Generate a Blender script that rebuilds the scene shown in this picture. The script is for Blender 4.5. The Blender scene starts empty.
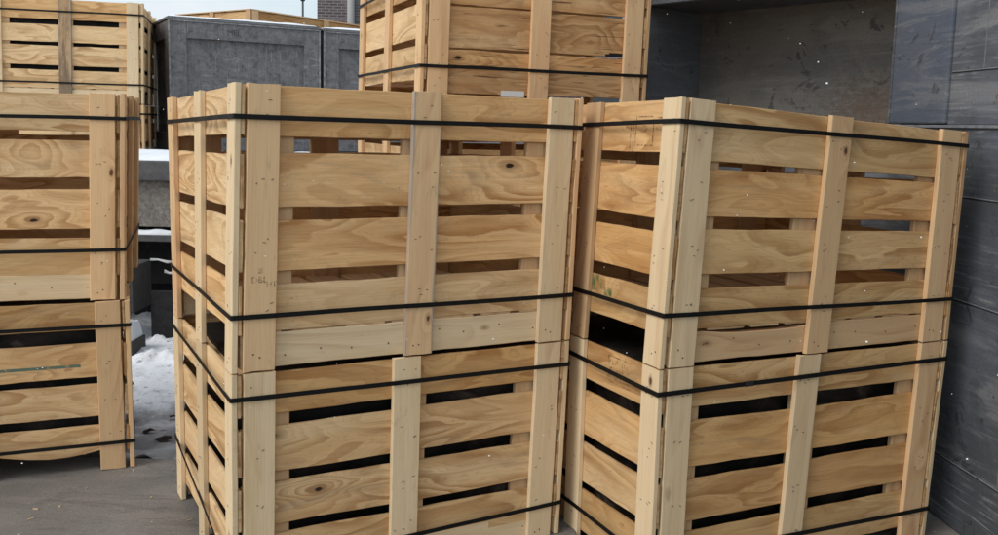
import bpy, bmesh, math, random
from mathutils import Vector, noise
R = math.radians
V0 = Vector
scene = bpy.context.scene
col = scene.collection
rng = random.Random(7)

# ------------------------------------------------------------------ camera
cam_d = bpy.data.cameras.new('camera')
cam = bpy.data.objects.new('camera', cam_d)
col.objects.link(cam)
scene.camera = cam
CH, CP, CR = 1.443, R(6.90), R(1.33)
cam_d.sensor_fit = 'HORIZONTAL'
cam_d.sensor_width = 36
cam_d.lens = 36 * 905.9 / 998
cam_d.shift_y = (233.6 - 267.5) / 998
cam_d.clip_start = .05
cam_d.clip_end = 2000
cam.location = (0, 0, CH)
from mathutils import Matrix
# look along +y, pitched down, rolled
cam.matrix_world = Matrix.Translation((0, 0, CH)) @ Matrix.Rotation(R(90) - CP, 4, 'X') @ Matrix.Rotation(CR, 4, 'Z')

# ------------------------------------------------------------------ tagging
def tag(o, label=None, cat=None, group=None, kind=None):
    if label: o['label'] = label
    if cat: o['category'] = cat
    if group: o['group'] = group
    if kind: o['kind'] = kind
    return o

def empty(name, loc, label, cat, group=None):
    o = bpy.data.objects.new(name, None)
    col.objects.link(o)
    o.location = loc
    o.empty_display_size = .1
    return tag(o, label, cat, group)

# ------------------------------------------------------------------ node helpers
class NT:
    def __init__(s, name):
        s.m = bpy.data.materials.new(name); s.m.use_nodes = True
        s.t = s.m.node_tree; s.t.nodes.clear()
        s.out = s.n('ShaderNodeOutputMaterial'); s.b = s.n('ShaderNodeBsdfPrincipled')
        s.l(s.b.outputs[0], s.out.inputs[0])
    def n(s, t, **k):
        x = s.t.nodes.new(t)
        for a, v in k.items(): setattr(x, a, v)
        return x
    def l(s, a, b): s.t.links.new(a, b)
    def put(s, sock, v):
        if isinstance(v, bpy.types.NodeSocket): s.l(v, sock)
        else: sock.default_value = v
    def math(s, op, a, b=0.0, c=None, clamp=False):
        x = s.n('ShaderNodeMath', operation=op, use_clamp=clamp)
        s.put(x.inputs[0], a); s.put(x.inputs[1], b)
        if c is not None: s.put(x.inputs[2], c)
        return x.outputs[0]
    def attr(s, name):
        x = s.n('ShaderNodeAttribute', attribute_name=name); return x
    def sep(s, v):
        x = s.n('ShaderNodeSeparateXYZ'); s.l(v, x.inputs[0]); return x.outputs
    def vmul(s, v, k):
        x = s.n('ShaderNodeVectorMath', operation='MULTIPLY'); s.l(v, x.inputs[0]); x.inputs[1].default_value = k; return x.outputs[0]
    def noise(s, v, scale=1, detail=3, rough=.5, dist=0.0):
        x = s.n('ShaderNodeTexNoise'); s.l(v, x.inputs['Vector'])
        x.inputs['Scale'].default_value = scale; x.inputs['Detail'].default_value = detail
        x.inputs['Roughness'].default_value = rough; x.inputs['Distortion'].default_value = dist
        return x.outputs[0]
    def ramp(s, f, stops, interp='LINEAR'):
        x = s.n('ShaderNodeValToRGB'); s.put(x.inputs[0], f)
        cr = x.color_ramp; cr.interpolation = interp
        while len(cr.elements) < len(stops): cr.elements.new(.5)
        for e, (p, c) in zip(cr.elements, stops):
            e.position = p
            if isinstance(c, (int, float)): c = (c, c, c)
            e.color = (*c, 1)
        return x.outputs[0]
    def mix(s, f, a, b, mode='MIX'):
        x = s.n('ShaderNodeMix', data_type='RGBA', blend_type=mode)
        s.put(x.inputs[0], f)
        for i, v in ((6, a), (7, b)):
            if isinstance(v, tuple): x.inputs[i].default_value = (*v, 1)
            else: s.l(v, x.inputs[i])
        return x.outputs[2]
    def smooth(s, v, a, b, x0=0.0, x1=1.0):
        x = s.n('ShaderNodeMapRange', interpolation_type='SMOOTHSTEP'); s.put(x.inputs[0], v)
        for i, q in zip((1, 2, 3, 4), (a, b, x0, x1)): x.inputs[i].default_value = q
        return x.outputs[0]
    def bump(s, h, strength=.3, dist=.01):
        x = s.n('ShaderNodeBump'); s.l(h, x.inputs['Height'])
        x.inputs['Strength'].default_value = strength; x.inputs['Distance'].default_value = dist
        s.l(x.outputs[0], s.b.inputs['Normal'])
    def fin(s, colr, rough=.7, spec=.3):
        s.put(s.b.inputs['Base Color'], colr if not isinstance(colr, tuple) else (*colr, 1))
        s.put(s.b.inputs['Roughness'], rough)
        s.b.inputs['Specular IOR Level'].default_value = spec
        return s.m

def wood_common(N):
    g = N.attr('grain').outputs['Vector']
    k = N.attr('knot').outputs['Vector']
    t = N.attr('tint').outputs['Vector']
    ku, kv, ks = N.sep(k)
    tone, acr, grey = N.sep(t)
    gu, gv, gw = N.sep(g)
    wob = N.math('MULTIPLY', N.math('SUBTRACT', N.noise(N.vmul(g, (18, 34, 8)), 1, 3, .6), .5), .016)
    r = N.math('SQRT', N.math('ADD', N.math('POWER', N.math('MULTIPLY', ku, .5), 2), N.math('POWER', kv, 2)))
    r = N.math('MAXIMUM', N.math('ADD', r, wob), 0.0)
    return g, gu, gv, gw, r, ks, tone, acr, grey

def make_ply(name, light, mid, dark, nring=8.5, contrast=1.0, splits=0):
    """rotary-cut softwood plywood: contour-like growth figure, fibre streaks, layered edges"""
    N = NT(name)
    g, gu, gv, gw, r, ks, tone, acr, grey = wood_common(N)
    base = N.noise(N.vmul(g, (1.7, 7.5, 0.6)), 1, 2.2, .45, .55)
    wob = N.noise(N.vmul(g, (14, 46, 1)), 1, 4, .65)
    kt = N.math('MULTIPLY', ks, N.math('EXPONENT', N.math('MULTIPLY', N.math('POWER', r, 1.3), -42.0)))
    f = N.math('ADD', N.math('ADD', base, kt), N.math('MULTIPLY', wob, .045))
    fr = N.math('FRACT', N.math('MULTIPLY', f, nring))
    fig = N.ramp(fr, [(0, .50), (.18, .16), (.46, .0), (.56, .10), (.62, 1.0), (.78, .82), (1, .50)])
    # regions where the figure is strong and where the veneer is plain
    reg = N.smooth(N.noise(N.vmul(g, (1.6, 7, 1)), 1, 2), .36, .58, .35, 1.0)
    fig = N.math('MULTIPLY', N.math('MULTIPLY', fig, reg), contrast, clamp=True)
    fib = N.noise(N.vmul(g, (7, 330, 1)), 1, 4, .65)
    broad = N.noise(N.vmul(g, (2.2, 26, 1)), 1, 3, .6)
    c = N.mix(fig, light, dark)
    c = N.mix(N.smooth(broad, .42, .66, 0, .45), c, mid)
    pale_ = N.noise(N.vmul(g, (1.3, 9, 1)), 1, 3, .55, .6)
    c = N.mix(N.smooth(pale_, .50, .66, 0, .50), c, (.80, .575, .325))
    c = N.mix(N.smooth(pale_, .46, .30, 0, .40), c, (.50, .27, .12))
    weath = N.noise(N.vmul(g, (2.5, 8, 2)), 1, 5, .7, .8)
    c = N.mix(N.smooth(weath, .54, .72, 0, .34), c, (.33, .25, .17))
    c = N.mix(1.0, c, N.ramp(fib, [(.25, .80), (.5, 1.0), (.75, 1.10)]), 'MULTIPLY')
    hue = N.noise(N.vmul(g, (.12, .12, .05)), 1, 1, .5)
    c = N.mix(1.0, c, N.ramp(hue, [(.36, (1.06, .96, .84)), (.5, (1.0, 1.0, 1.0)), (.64, (1.03, 1.06, 1.12))]), 'MULTIPLY')
    if splits:
        sl = N.noise(N.vmul(g, (4, 75, 1)), 1, 3, .6, .4)
        spm = N.smooth(sl, .62, .665, 0, splits)
        c = N.mix(spm, c, (.10, .045, .018))
        c = N.mix(N.smooth(N.noise(N.vmul(g, (2.5, 28, 1)), 1, 4, .7), .50, .66, 0, .6), c, (.36, .19, .075))
    # fine latewood lines
    fine = N.math('FRACT', N.math('MULTIPLY', f, nring * 5.0))
    c = N.mix(N.math('MULTIPLY', N.smooth(fine, .6, 1.0, 0, .34), reg), c, dark)
    # dark knot core
    core = N.smooth(r, .0085, .004, 0, 1)
    core = N.math('MULTIPLY', core, N.smooth(ks, .38, .42))
    halo = N.math('MULTIPLY', N.smooth(r, .026, .009, 0, .5), N.smooth(ks, .38, .42))
    c = N.mix(halo, c, (.22, .10, .035))
    c = N.mix(core, c, (.025, .013, .008))
    # ply layers on the edges
    lay = N.math('SINE', N.math('MULTIPLY', gw, 2 * math.pi / .0045))
    c = N.mix(N.smooth(N.math('ABSOLUTE', lay), .15, .8, 0, .5), c, (.16, .095, .045))
    # tone per board, grime
    c = N.mix(1.0, c, N.ramp(tone, [(0, (.60, .54, .47)), (.35, (.87, .845, .80)), (.6, (1.05, 1.055, 1.06)), (1, (1.18, 1.22, 1.28))]), 'MULTIPLY')
    c = N.mix(N.math('MULTIPLY', grey, .8), c, (.16, .155, .15))
    dirt = N.noise(N.vmul(g, (9, 14, 3)), 1, 5, .7)
    c = N.mix(N.smooth(dirt, .58, .78, 0, .30), c, (.17, .12, .08))
    sp = N.noise(N.vmul(g, (60, 130, 20)), 1, 2, .5)
    c = N.mix(N.smooth(sp, .735, .77, 0, .55), c, (.06, .035, .02))
    N.bump(N.math('ADD', fib, N.math('MULTIPLY', fig, .4)), .25, .0015)
    return N.fin(c, .68, .25)

def make_pine(name, light, mid, dark):
    N = NT(name)
    g, gu, gv, gw, r, ks, tone, acr, grey = wood_common(N)
    lo = N.noise(N.vmul(g, (.55, 3.5, 3.5)), 1, 2, .5, .2)
    kt = N.math('MULTIPLY', ks, N.math('EXPONENT', N.math('MULTIPLY', r, -55.0)))
    f = N.math('ADD', lo, N.math('MULTIPLY', kt, .5))
    fr = N.math('FRACT', N.math('MULTIPLY', f, 15))
    fig = N.ramp(fr, [(0, 0), (.5, .25), (.85, 1), (1, 0)])
    reg = N.smooth(N.noise(N.vmul(g, (.9, 11, 9)), 1, 2), .4, .65, .05, .75)
    fig = N.math('MULTIPLY', fig, reg)
    fib = N.noise(N.vmul(g, (5, 260, 200)), 1, 4, .65)
    c = N.mix(fig, light, dark)
    c = N.mix(N.smooth(N.noise(N.vmul(g, (1.2, 16, 12)), 1, 3), .45, .7, 0, .6), c, mid)
    c = N.mix(1.0, c, N.ramp(fib, [(.25, .84), (.5, 1.0), (.75, 1.07)]), 'MULTIPLY')
    core = N.math('MULTIPLY', N.smooth(r, .0065, .003, 0, .9), N.smooth(ks, .2, .3))
    halo = N.math('MULTIPLY', N.smooth(r, .014, .006, 0, .5), N.smooth(ks, .15, .28))
    c = N.mix(halo, c, (.26, .12, .05)); c = N.mix(core, c, (.08, .035, .02))
    c = N.mix(1.0, c, N.ramp(tone, [(0, (.62, .56, .50)), (.5, (1, 1, 1)), (1, (1.16, 1.14, 1.10))]), 'MULTIPLY')
    # weathered grey arrises
    e = N.smooth(N.math('ADD', N.math('ABSOLUTE', acr), N.math('MULTIPLY', N.math('SUBTRACT', N.noise(N.vmul(g, (2.5, 30, 9)), 1, 3, .6), .5), .5)), .84, .97)
    c = N.mix(N.math('MULTIPLY', e, N.math('MULTIPLY', grey, .75), clamp=True), c, (.34, .315, .29))
    st = N.noise(N.vmul(g, (1.6, 9, 5)), 1, 5, .75)
    c = N.mix(N.math('MULTIPLY', N.smooth(st, .36, .54, .25, .95), N.smooth(grey, 1.2, 2.0)), c, (.09, .075, .06))
    dirt = N.noise(N.vmul(g, (10, 30, 9)), 1, 5, .7)
    c = N.mix(N.smooth(dirt, .57, .78, 0, .30), c, (.18, .13, .09))
    N.bump(fib, .25, .0012)
    return N.fin(c, .7, .22)

M = {}
M['ply'] = make_ply('plywood_tan', (.75, .51, .27), (.67, .42, .195), (.43, .235, .095), 6.5, 1.0)
M['ply_gold'] = make_ply('plywood_golden', (.70, .46, .22), (.61, .37, .155), (.37, .18, .06), 5.5, .9)
M['ply_wavy'] = make_ply('plywood_wavy', (.73, .475, .235), (.63, .37, .155), (.38, .19, .07), 10, 1.0)
M['ply_bold'] = make_ply('plywood_bold', (.74, .49, .25), (.66, .39, .17), (.42, .21, .075), 8, 1.25)
M['ply_rough'] = make_ply('plywood_rough', (.66, .41, .20), (.55, .31, .13), (.34, .16, .06), 9, 1.0, .85)
M['pine'] = make_pine('pine_board', (.73, .50, .28), (.68, .41, .225), (.50, .275, .13))
M['pale'] = make_pine('pale_pine_board', (.77, .595, .375), (.70, .51, .29), (.60, .42, .25))

def simple(name, colr, rough=.6, spec=.3, metal=0):
    N = NT(name)
    N.b.inputs['Metallic'].default_value = metal
    return N.fin(colr, rough, spec)
M['staple'] = simple('staple_steel', (.07, .055, .045), .5, .5)
M['ink'] = simple('stamp_ink', (.055, .03, .02), .9, .1)

def make_strap():
    N = NT('black_strap')
    tc = N.n('ShaderNodeTexCoord').outputs['Object']
    n = N.noise(tc, 60, 4, .7); n2 = N.noise(tc, 9, 3, .6)
    c = N.ramp(n, [(.3, (.004, .004, .004)), (.74, (.010, .010, .010)), (.82, (.12, .12, .12))])
    return N.fin(c, N.ramp(n2, [(.3, .45), (.7, .7)]), .22)
M['strap'] = make_strap()
M['seal'] = simple('seal_steel', (.05, .05, .05), .35, .5, .6)
def make_shade_box():  # near-black colour standing in for the shade inside a crate
    N = NT('dark_shade_box'); tc = N.n('ShaderNodeTexCoord').outputs['Object']
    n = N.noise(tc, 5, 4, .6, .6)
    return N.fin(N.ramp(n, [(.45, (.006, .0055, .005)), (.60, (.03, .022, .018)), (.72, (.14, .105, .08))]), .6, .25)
M['shade_box'] = make_shade_box()

# ------------------------------------------------------------------ boards
class Frame:
    """maps a crate's nominal W x D x H coordinates onto its eight measured corners (racked, slightly skewed crates)"""
    def __init__(s, bottom, top, W, D, H, base):
        s.c = [[Vector(v) - Vector(base) for v in bottom], [Vector(v) - Vector(base) for v in top]]
        s.W, s.D, s.H = W, D, H
    def __call__(s, x, y, z):
        a, b, t = x / s.W, y / s.D, z / s.H
        def lay(c): return c[0] * (1 - a) * (1 - b) + c[1] * a * (1 - b) + c[2] * a * b + c[3] * (1 - a) * b
        return lay(s.c[0]) * (1 - t) + lay(s.c[1]) * t

class Ident:
    def __call__(s, x, y, z): return Vector((x, y, z))

def put_attrs(me, G, T, K):
    for nm, data in (('grain', G), ('tint', T), ('knot', K)):
        a = me.attributes.new(nm, 'FLOAT_VECTOR', 'POINT')
        a.data.foreach_set('vector', [q for v in data for q in v])

def board(name, fr, parent, box, axis, mat, face=None, tone=None, grey=0, knot=None, warp=.0015, ragged=.0012,
          fasteners=None, fast_face=None, shape=None, n=None, label=None, crook=0.0):
    """one sawn board; axis = grain direction (0 x, 1 y, 2 z); thin direction found from the box"""
    lo, hi = Vector(box[0]), Vector(box[1])
    size = hi - lo
    others = [i for i in range(3) if i != axis]
    if size[others[0]] < size[others[1]]: th, wd = others[0], others[1]
    else: th, wd = others[1], others[0]
    L, Wd, Th = size[axis], size[wd], size[th]
    n = n or max(3, min(16, int(L / .07)))
    sd = rng.uniform(0, 900)
    off = Vector((rng.uniform(0, 60), rng.uniform(0, 60), 0))
    zoff = round(rng.uniform(0, 40)) * .009 * 25
    tone = rng.uniform(.15, .8) if tone is None else tone
    c = min(.0022, Th * .2)
    prof = [(0, c), (c, 0), (Wd * .33, 0), (Wd * .67, 0), (Wd - c, 0), (Wd, c), (Wd, Th - c), (Wd - c, Th), (Wd * .67, Th), (Wd * .33, Th), (c, Th), (0, Th - c)]
    vs, G, T, K, fs = [], [], [], [], []
    kn = knot if knot is not None else ((rng.uniform(.1, .9), rng.uniform(.15, .85), rng.uniform(.08, .30)) if rng.random() < .35 else (rng.random(), rng.uniform(.2, .8), .42) if rng.random() < .07 else None)
    np_ = len(prof)
    for i in range(n + 1):
        u = i / n
        wv = noise.noise(Vector((u * L * 2.1, sd, 0))) * warp * 2 + crook * math.sin(u * math.pi)
        e0 = noise.noise(Vector((u * L * 9, sd + 30, 0))) * ragged * 2
        e1 = noise.noise(Vector((u * L * 9, sd + 60, 0))) * ragged * 2
        for (a, b) in prof:
            aa = a + e0 * (1 - a / Wd) + e1 * (a / Wd)
            if shape: aa = shape(u, a / Wd, aa)
            p = Vector((0, 0, 0))
            p[axis] = lo[axis] + u * L + (noise.noise(Vector((a * 55, b * 60, sd))) * .0035 * (1 if i == n else -1) if i in (0, n) else 0)
            p[wd] = lo[wd] + aa + wv
            p[th] = lo[th] + b + noise.noise(Vector((u * L * 3, a * 4, sd + 9))) * .001
            vs.append(fr(*p))
            G.append((u * L + off.x, a + off.y, b + zoff))
            T.append((tone, (a / Wd) * 2 - 1, grey))
            K.append(((u - kn[0]) * L, a - kn[1] * Wd, kn[2]) if kn else (5, 5, 0))
    for i in range(n):
        for j in range(np_):
            k = (j + 1) % np_
            fs.append((i * np_ + j, (i + 1) * np_ + j, (i + 1) * np_ + k, i * np_ + k))
    fs.append(tuple(range(np_)))
    fs.append(tuple(reversed(range(n * np_, (n + 1) * np_))))
    # flip if orientation is mirrored
    mats = [0] * len(fs)
    if fasteners:
        side = fast_face  # +1 -> at high th face, -1 -> low
        for (u, v, kind) in fasteners:
            pu, pv = u * L, v * Wd
            if kind == 's':
                ang = rng.gauss(.15, .45); hl, hw = rng.uniform(.0028, .0052), .0009
            else:
                ang = 0; hl, hw = .0022, .0022
            ca, sa = math.cos(ang), math.sin(ang)
            base = len(vs)
            for h in (0, .0006):
                for (dx, dy) in ((-hl, -hw), (hl, -hw), (hl, hw), (-hl, hw)):
                    a_ = pv + dx * ca - dy * sa; l_ = pu + dx * sa + dy * ca
                    uu = l_ / L
                    p = Vector((0, 0, 0)); p[axis] = lo[axis] + l_
                    wv = noise.noise(Vector((uu * L * 2.1, sd, 0))) * warp * 2 + crook * math.sin(uu * math.pi)
                    p[wd] = lo[wd] + a_ + wv
                    s0 = noise.noise(Vector((uu * L * 3, a_ * 4, sd + 9))) * .001
                    p[th] = (hi[th] + s0 - .0006 + h * 2.2) if side > 0 else (lo[th] + s0 + .0006 - h * 2.2)
                    vs.append(fr(*p)); G.append((0, 0, 0)); T.append((.5, 0, 0)); K.append((5, 5, 0))
            for q in ((0, 1, 2, 3), (4, 7, 6, 5), (0, 4, 5, 1), (1, 5, 6, 2), (2, 6, 7, 3), (3, 7, 4, 0)):
                fs.append(tuple(base + t for t in q)); mats.append(1)
    me = bpy.data.meshes.new(name)
    me.from_pydata([tuple(v) for v in vs], [], fs)
    put_attrs(me, G, T, K)
    me.materials.append(mat); me.materials.append(M['staple'])
    me.polygons.foreach_set('material_index', mats)
    import bmesh
    bm = bmesh.new(); bm.from_mesh(me); bmesh.ops.recalc_face_normals(bm, faces=bm.faces); bm.to_mesh(me); bm.free()
    o = bpy.data.objects.new(name, me); col.objects.link(o); o.parent = parent
    if label: o['label'] = label
    return o

TB, TS, BW = .019, .0090, .094      # batten thickness, slat thickness, batten width

def strap(fr, parent, zs, W, D, off=.0035, h=.0145, sag=0):
    """steel band round the crate, zs = height at near-left, near-right, far-right, far-left corner"""
    cor = [(0, 0), (W, 0), (W, D), (0, D)]
    out = [(-1, -1), (1, -1), (1, 1), (-1, 1)]
    ring = []
    e = .002
    for i in range(4):
        x0, y0 = cor[i]; x1, y1 = cor[(i + 1) % 4]
        dx, dy = (x1 - x0), (y1 - y0); Ln = math.hypot(dx, dy); dx /= Ln; dy /= Ln
        nx, ny = dy, -dx
        for k in range(13):
            t = k / 12; d = e + (Ln - 2 * e) * t
            z = zs[i] * (1 - t) + zs[(i + 1) % 4] * t + noise.noise(Vector((t * 3, i * 7, zs[0] * 9))) * .0022
            o_ = off + .0012 * math.sin(t * math.pi * 3) * .4
            ring.append((x0 + dx * d + nx * o_, y0 + dy * d + ny * o_, z, nx, ny))
        ex, ey = cor[(i + 1) % 4]; qx, qy = out[(i + 1) % 4]
        ring.append((ex + qx * off * .72, ey + qy * off * .72, zs[(i + 1) % 4], qx * .7, qy * .7))
    vs, fs = [], []
    th = .0013
    m = len(ring)
    for (x, y, z, nx, ny) in ring:
        for (a, b) in ((0, -h / 2), (th, -h / 2), (th, h / 2), (0, h / 2)):
            vs.append(fr(x + nx * a, y + ny * a, z + b))
    for i in range(m):
        j = (i + 1) % m
        for k in range(4):
            l = (k + 1) % 4
            fs.append((i * 4 + k, j * 4 + k, j * 4 + l, i * 4 + l))
    me = bpy.data.meshes.new('strap'); me.from_pydata([tuple(v) for v in vs], [], fs)
    import bmesh
    bm = bmesh.new(); bm.from_mesh(me); bmesh.ops.recalc_face_normals(bm, faces=bm.faces); bm.to_mesh(me); bm.free()
    me.materials.append(M['strap'])
    o = bpy.data.objects.new('strap', me); col.objects.link(o); o.parent = parent
    return o

ROWS_U = [(0, .175), (.235, .42), (.465, .645), (.69, .865)]
ROWS_L = [(0, .185), (.245, .455), (.50, .69), (.735, .905)]

def staples(L_fracs, dense=2):
    r = []
    for f in L_fracs:
        for _ in range(dense):
            r.append((min(.985, max(.015, f + rng.uniform(-.04, .04))), rng.uniform(.15, .85), 's'))
    return r

def seal(fr, parent, x, z, h=.0145):
    bm = bmesh.new(); n = 6
    rows_ = []
    for i in range(n + 1):
        u = i / n; b = .0006 * (1 if i % 2 else 0)
        rows_.append([bm.verts.new(fr(x + .032 * u, yy, z + zz)) for yy, zz in ((-.0035, -h / 2 - .001), (-.0068 - b, -h / 2 - .001), (-.0068 - b, h / 2 + .001), (-.0035, h / 2 + .001))])
    for i in range(n):
        for k in range(4): bm.faces.new((rows_[i][k], rows_[i + 1][k], rows_[i + 1][(k + 1) % 4], rows_[i][(k + 1) % 4]))
    bm.faces.new(rows_[0]); bm.faces.new(list(reversed(rows_[n])))
    bmesh.ops.recalc_face_normals(bm, faces=bm.faces)
    me = bpy.data.meshes.new('strap_seal'); bm.to_mesh(me); bm.free(); me.materials.append(M['seal'])
    o = bpy.data.objects.new('strap_seal', me); col.objects.link(o); o.parent = parent

def crate(label, bottom, top, W, D, H, rows=ROWS_U, side_rows=None, ply='ply', batten='pine', mid_shift=(0, 0), side_mid=True,
          straps=((.885,) * 4, (.2,) * 4), base=True, inner=0, floor=True, opts=None, group='slatted timber crates', lid=False,
          detail=True, back=True, cat='wooden crate', shade_lid=True, shade_box=False):
    opts = opts or {}
    basept = Vector(bottom[0])
    e = empty('wooden_crate', basept, label, cat, group)
    fr = Frame(bottom, top, W, D, H, basept)
    side_rows = side_rows or rows
    def tn(k, d=None): return opts.get(k, d)
    x_in = TB + TS + .003
    mids = lambda rr: [1 - (a + b) / 2 for a, b in rr]
    # ---- slats
    for face in ('front', 'back', 'left', 'right'):
        if face == 'back' and not back: continue
        rr = rows if face in ('front', 'back') else side_rows
        for i, (a, b) in enumerate(rr):
            j0, j1 = (rng.uniform(-.004, .004) for _ in range(2))
            if i == 0: j0 = -.004
            z1, z0 = H * (1 - a) + (j0 if i else -.004), H * (1 - b) + j1
            o = opts.get((face, i), {})
            mt = M[o.get('mat', ply if rng.random() < .8 else 'ply_wavy')]
            if face == 'front': box = ((x_in, TB, z0), (W - x_in, TB + TS, z1)); ax = 0
            elif face == 'back': box = ((x_in, D - TB - TS, z0), (W - x_in, D - TB, z1)); ax = 0
            elif face == 'left': box = ((TB, .001, z0), (TB + TS, D - .001, z1)); ax = 1
            else: box = ((W - TB - TS, .001, z0), (W - TB, D - .001, z1)); ax = 1
            board('slat', fr, e, box, ax, mt, tone=o.get('tone'), knot=o.get('knot'), shape=o.get('shape'), warp=.002, ragged=.0016, label=o.get('label'))
    # ---- battens
    zb = opts.get('zb', .0)
    fx = mids(rows)
    def bx(face, k, x0, bw, shift=(0, 0)):
        o = opts.get((face + '_b', k), {})
        mt = M[o.get('mat', batten)]
        sh = None
        ddx = shift[1]
        if abs(shift[0] - shift[1]) > 1e-4:
            d = shift[0] - shift[1]
            sh = lambda u, v, aa: aa + d * u
        st = staples([(zz) for zz in (fx if face in ('front', 'back') else mids(side_rows))], rng.choice((2, 2, 3))) if detail else None
        if detail and base: st += [(.05 + rng.uniform(-.02, .02), .3 + .2 * q, 'n') for q in range(2)]
        ztop = H + o.get('up', 0); z_0 = zb + .003
        if face == 'front': box = ((x0 + ddx, 0, z_0), (x0 + bw + ddx, TB - .0005, ztop)); ff = -1
        elif face == 'back': box = ((x0, D - TB + .0005, z_0), (x0 + bw, D, ztop)); ff = 1
        elif face == 'left': box = ((0, x0, z_0), (TB - .0005, x0 + bw, ztop)); ff = -1
        else: box = ((W - TB + .0005, x0, z_0), (W, x0 + bw, ztop)); ff = 1
        board('batten', fr, e, box, 2, mt, tone=o.get('tone'), grey=o.get('grey', 0), knot=o.get('knot'), shape=sh,
              fasteners=st, fast_face=ff, warp=.001, ragged=.0007, label=o.get('label'), n=8)
    bw = opts.get('bw', BW)
    for face in ('front', 'back'):
        if face == 'back' and not back: continue
        bx(face, 0, x_in + .004, bw)
        bx(face, 1, W / 2 - bw / 2, bw, mid_shift if face == 'front' else (0, 0))
        bx(face, 2, W - x_in - .004 - bw, bw)
    for face in ('left', 'right'):
        sb = opts.get('sbw', bw * .88)
        bx(face, 0, 0.0, sb)
        if side_mid: bx(face, 1, D / 2 - sb / 2, sb)
        bx(face, 2, D - sb, sb)
    # ---- inner cleats (seen through the gaps beside the battens)
    if inner:
        for x0, w_ in ((x_in + .05, .10), (W / 2 - .085 + inner * .03, .11), (W - .19, .1)):
            board('inner_cleat', fr, e, ((x0, TB + TS + .001, .12), (x0 + w_, TB + TS + .02, H * .98)), 2, M['pine'], tone=.3, n=3)
            board('inner_cleat', fr, e, ((x0, D - TB - TS - .02, .12), (x0 + w_, D - TB - TS - .001, H * .98)), 2, M['pine'], tone=.3, n=3)
    if shade_box:  # invented dark box behind the slats, interior shade put in as colour
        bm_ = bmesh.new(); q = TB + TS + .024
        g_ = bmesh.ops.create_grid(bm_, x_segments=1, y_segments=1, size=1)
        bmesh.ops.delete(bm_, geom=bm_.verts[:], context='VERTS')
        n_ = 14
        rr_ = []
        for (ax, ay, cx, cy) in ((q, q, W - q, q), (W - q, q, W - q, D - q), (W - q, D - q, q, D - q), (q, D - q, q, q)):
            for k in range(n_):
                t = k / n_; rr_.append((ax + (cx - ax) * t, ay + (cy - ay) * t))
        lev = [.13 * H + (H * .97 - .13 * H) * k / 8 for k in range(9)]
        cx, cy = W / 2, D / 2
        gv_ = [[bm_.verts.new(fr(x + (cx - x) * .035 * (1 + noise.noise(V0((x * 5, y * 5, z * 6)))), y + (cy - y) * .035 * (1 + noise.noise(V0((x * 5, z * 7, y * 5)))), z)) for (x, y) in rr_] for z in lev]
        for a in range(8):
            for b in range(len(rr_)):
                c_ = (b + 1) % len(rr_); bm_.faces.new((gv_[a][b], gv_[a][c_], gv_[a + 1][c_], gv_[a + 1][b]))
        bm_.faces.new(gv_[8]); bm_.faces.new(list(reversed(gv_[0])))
        me_ = bpy.data.meshes.new('shade_box'); bm_.to_mesh(me_); bm_.free(); me_.materials.append(M['shade_box'])
        lo_ = bpy.data.objects.new('shade_box', me_); col.objects.link(lo_); lo_.parent = e
    # ---- floor
    fz = .108 * H / .82
    if floor:
        x = x_in + .006; 
        while x < W - x_in - .08:
            w_ = rng.uniform(.10, .145); w_ = min(w_, W - x_in - .004 - x)
            board('floor_board', fr, e, ((x, TB + TS + .001 if not base else TB + .002, fz), (x + w_, D - TB - TS - .001, fz + .017)), 1, M['pine'], tone=rng.uniform(.15, .5), n=4)
            x += w_ + rng.uniform(.018, .04)
        for y in (D * .33, D * .63):
            board('bearer', fr, e, ((x_in + .30, y, .01), (W - x_in - .30, y + .035, fz - .001)), 0, M['pine'], tone=.2, n=4)
    if base:
        for y0, y1, ff in ((TB, TB + .032, -1), (D - TB - .032, D - TB, 1)):
            st = [(q, rng.uniform(.3, .7), 'n') for q in (.12, .22, .31, .42, .58, .66, .78, .9)]
            board('base_board', fr, e, ((x_in, y0, .006), (W - x_in, y1, fz - .001)), 0, M['pale' if batten == 'pale' or opts.get('palebase') else 'pine'], tone=opts.get('basetone', .55), fasteners=st, fast_face=ff,
                  knot=opts.get('baseknot'), shape=opts.get('baseshape') if ff < 0 else None)
    if shade_lid:  # unseen boards added just below the top to darken the interior
        x = x_in + .002
        while x < W - x_in - .02:
            w_ = min(.17 if shade_box else .10, W - x_in - .002 - x)
            board('shade_lid_board', fr, e, ((x, TB + TS + .002, H - .055), (x + w_, D - TB - TS - .002, H - .040)), 1, M['pine'], tone=.3, n=4); x += w_ + (.016 if not shade_box else .003)
    if lid:
        x = .002
        while x < W - .01:
            w_ = min(.14, W - .002 - x)
            board('lid_board', fr, e, ((x, .002, H + .001), (x + w_, D - .002, H + .016)), 1, M['pine'], n=4); x += w_ + .004
    for s in straps:
        strap(fr, e, [H * q for q in s], W, D)
    return e, fr

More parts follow.
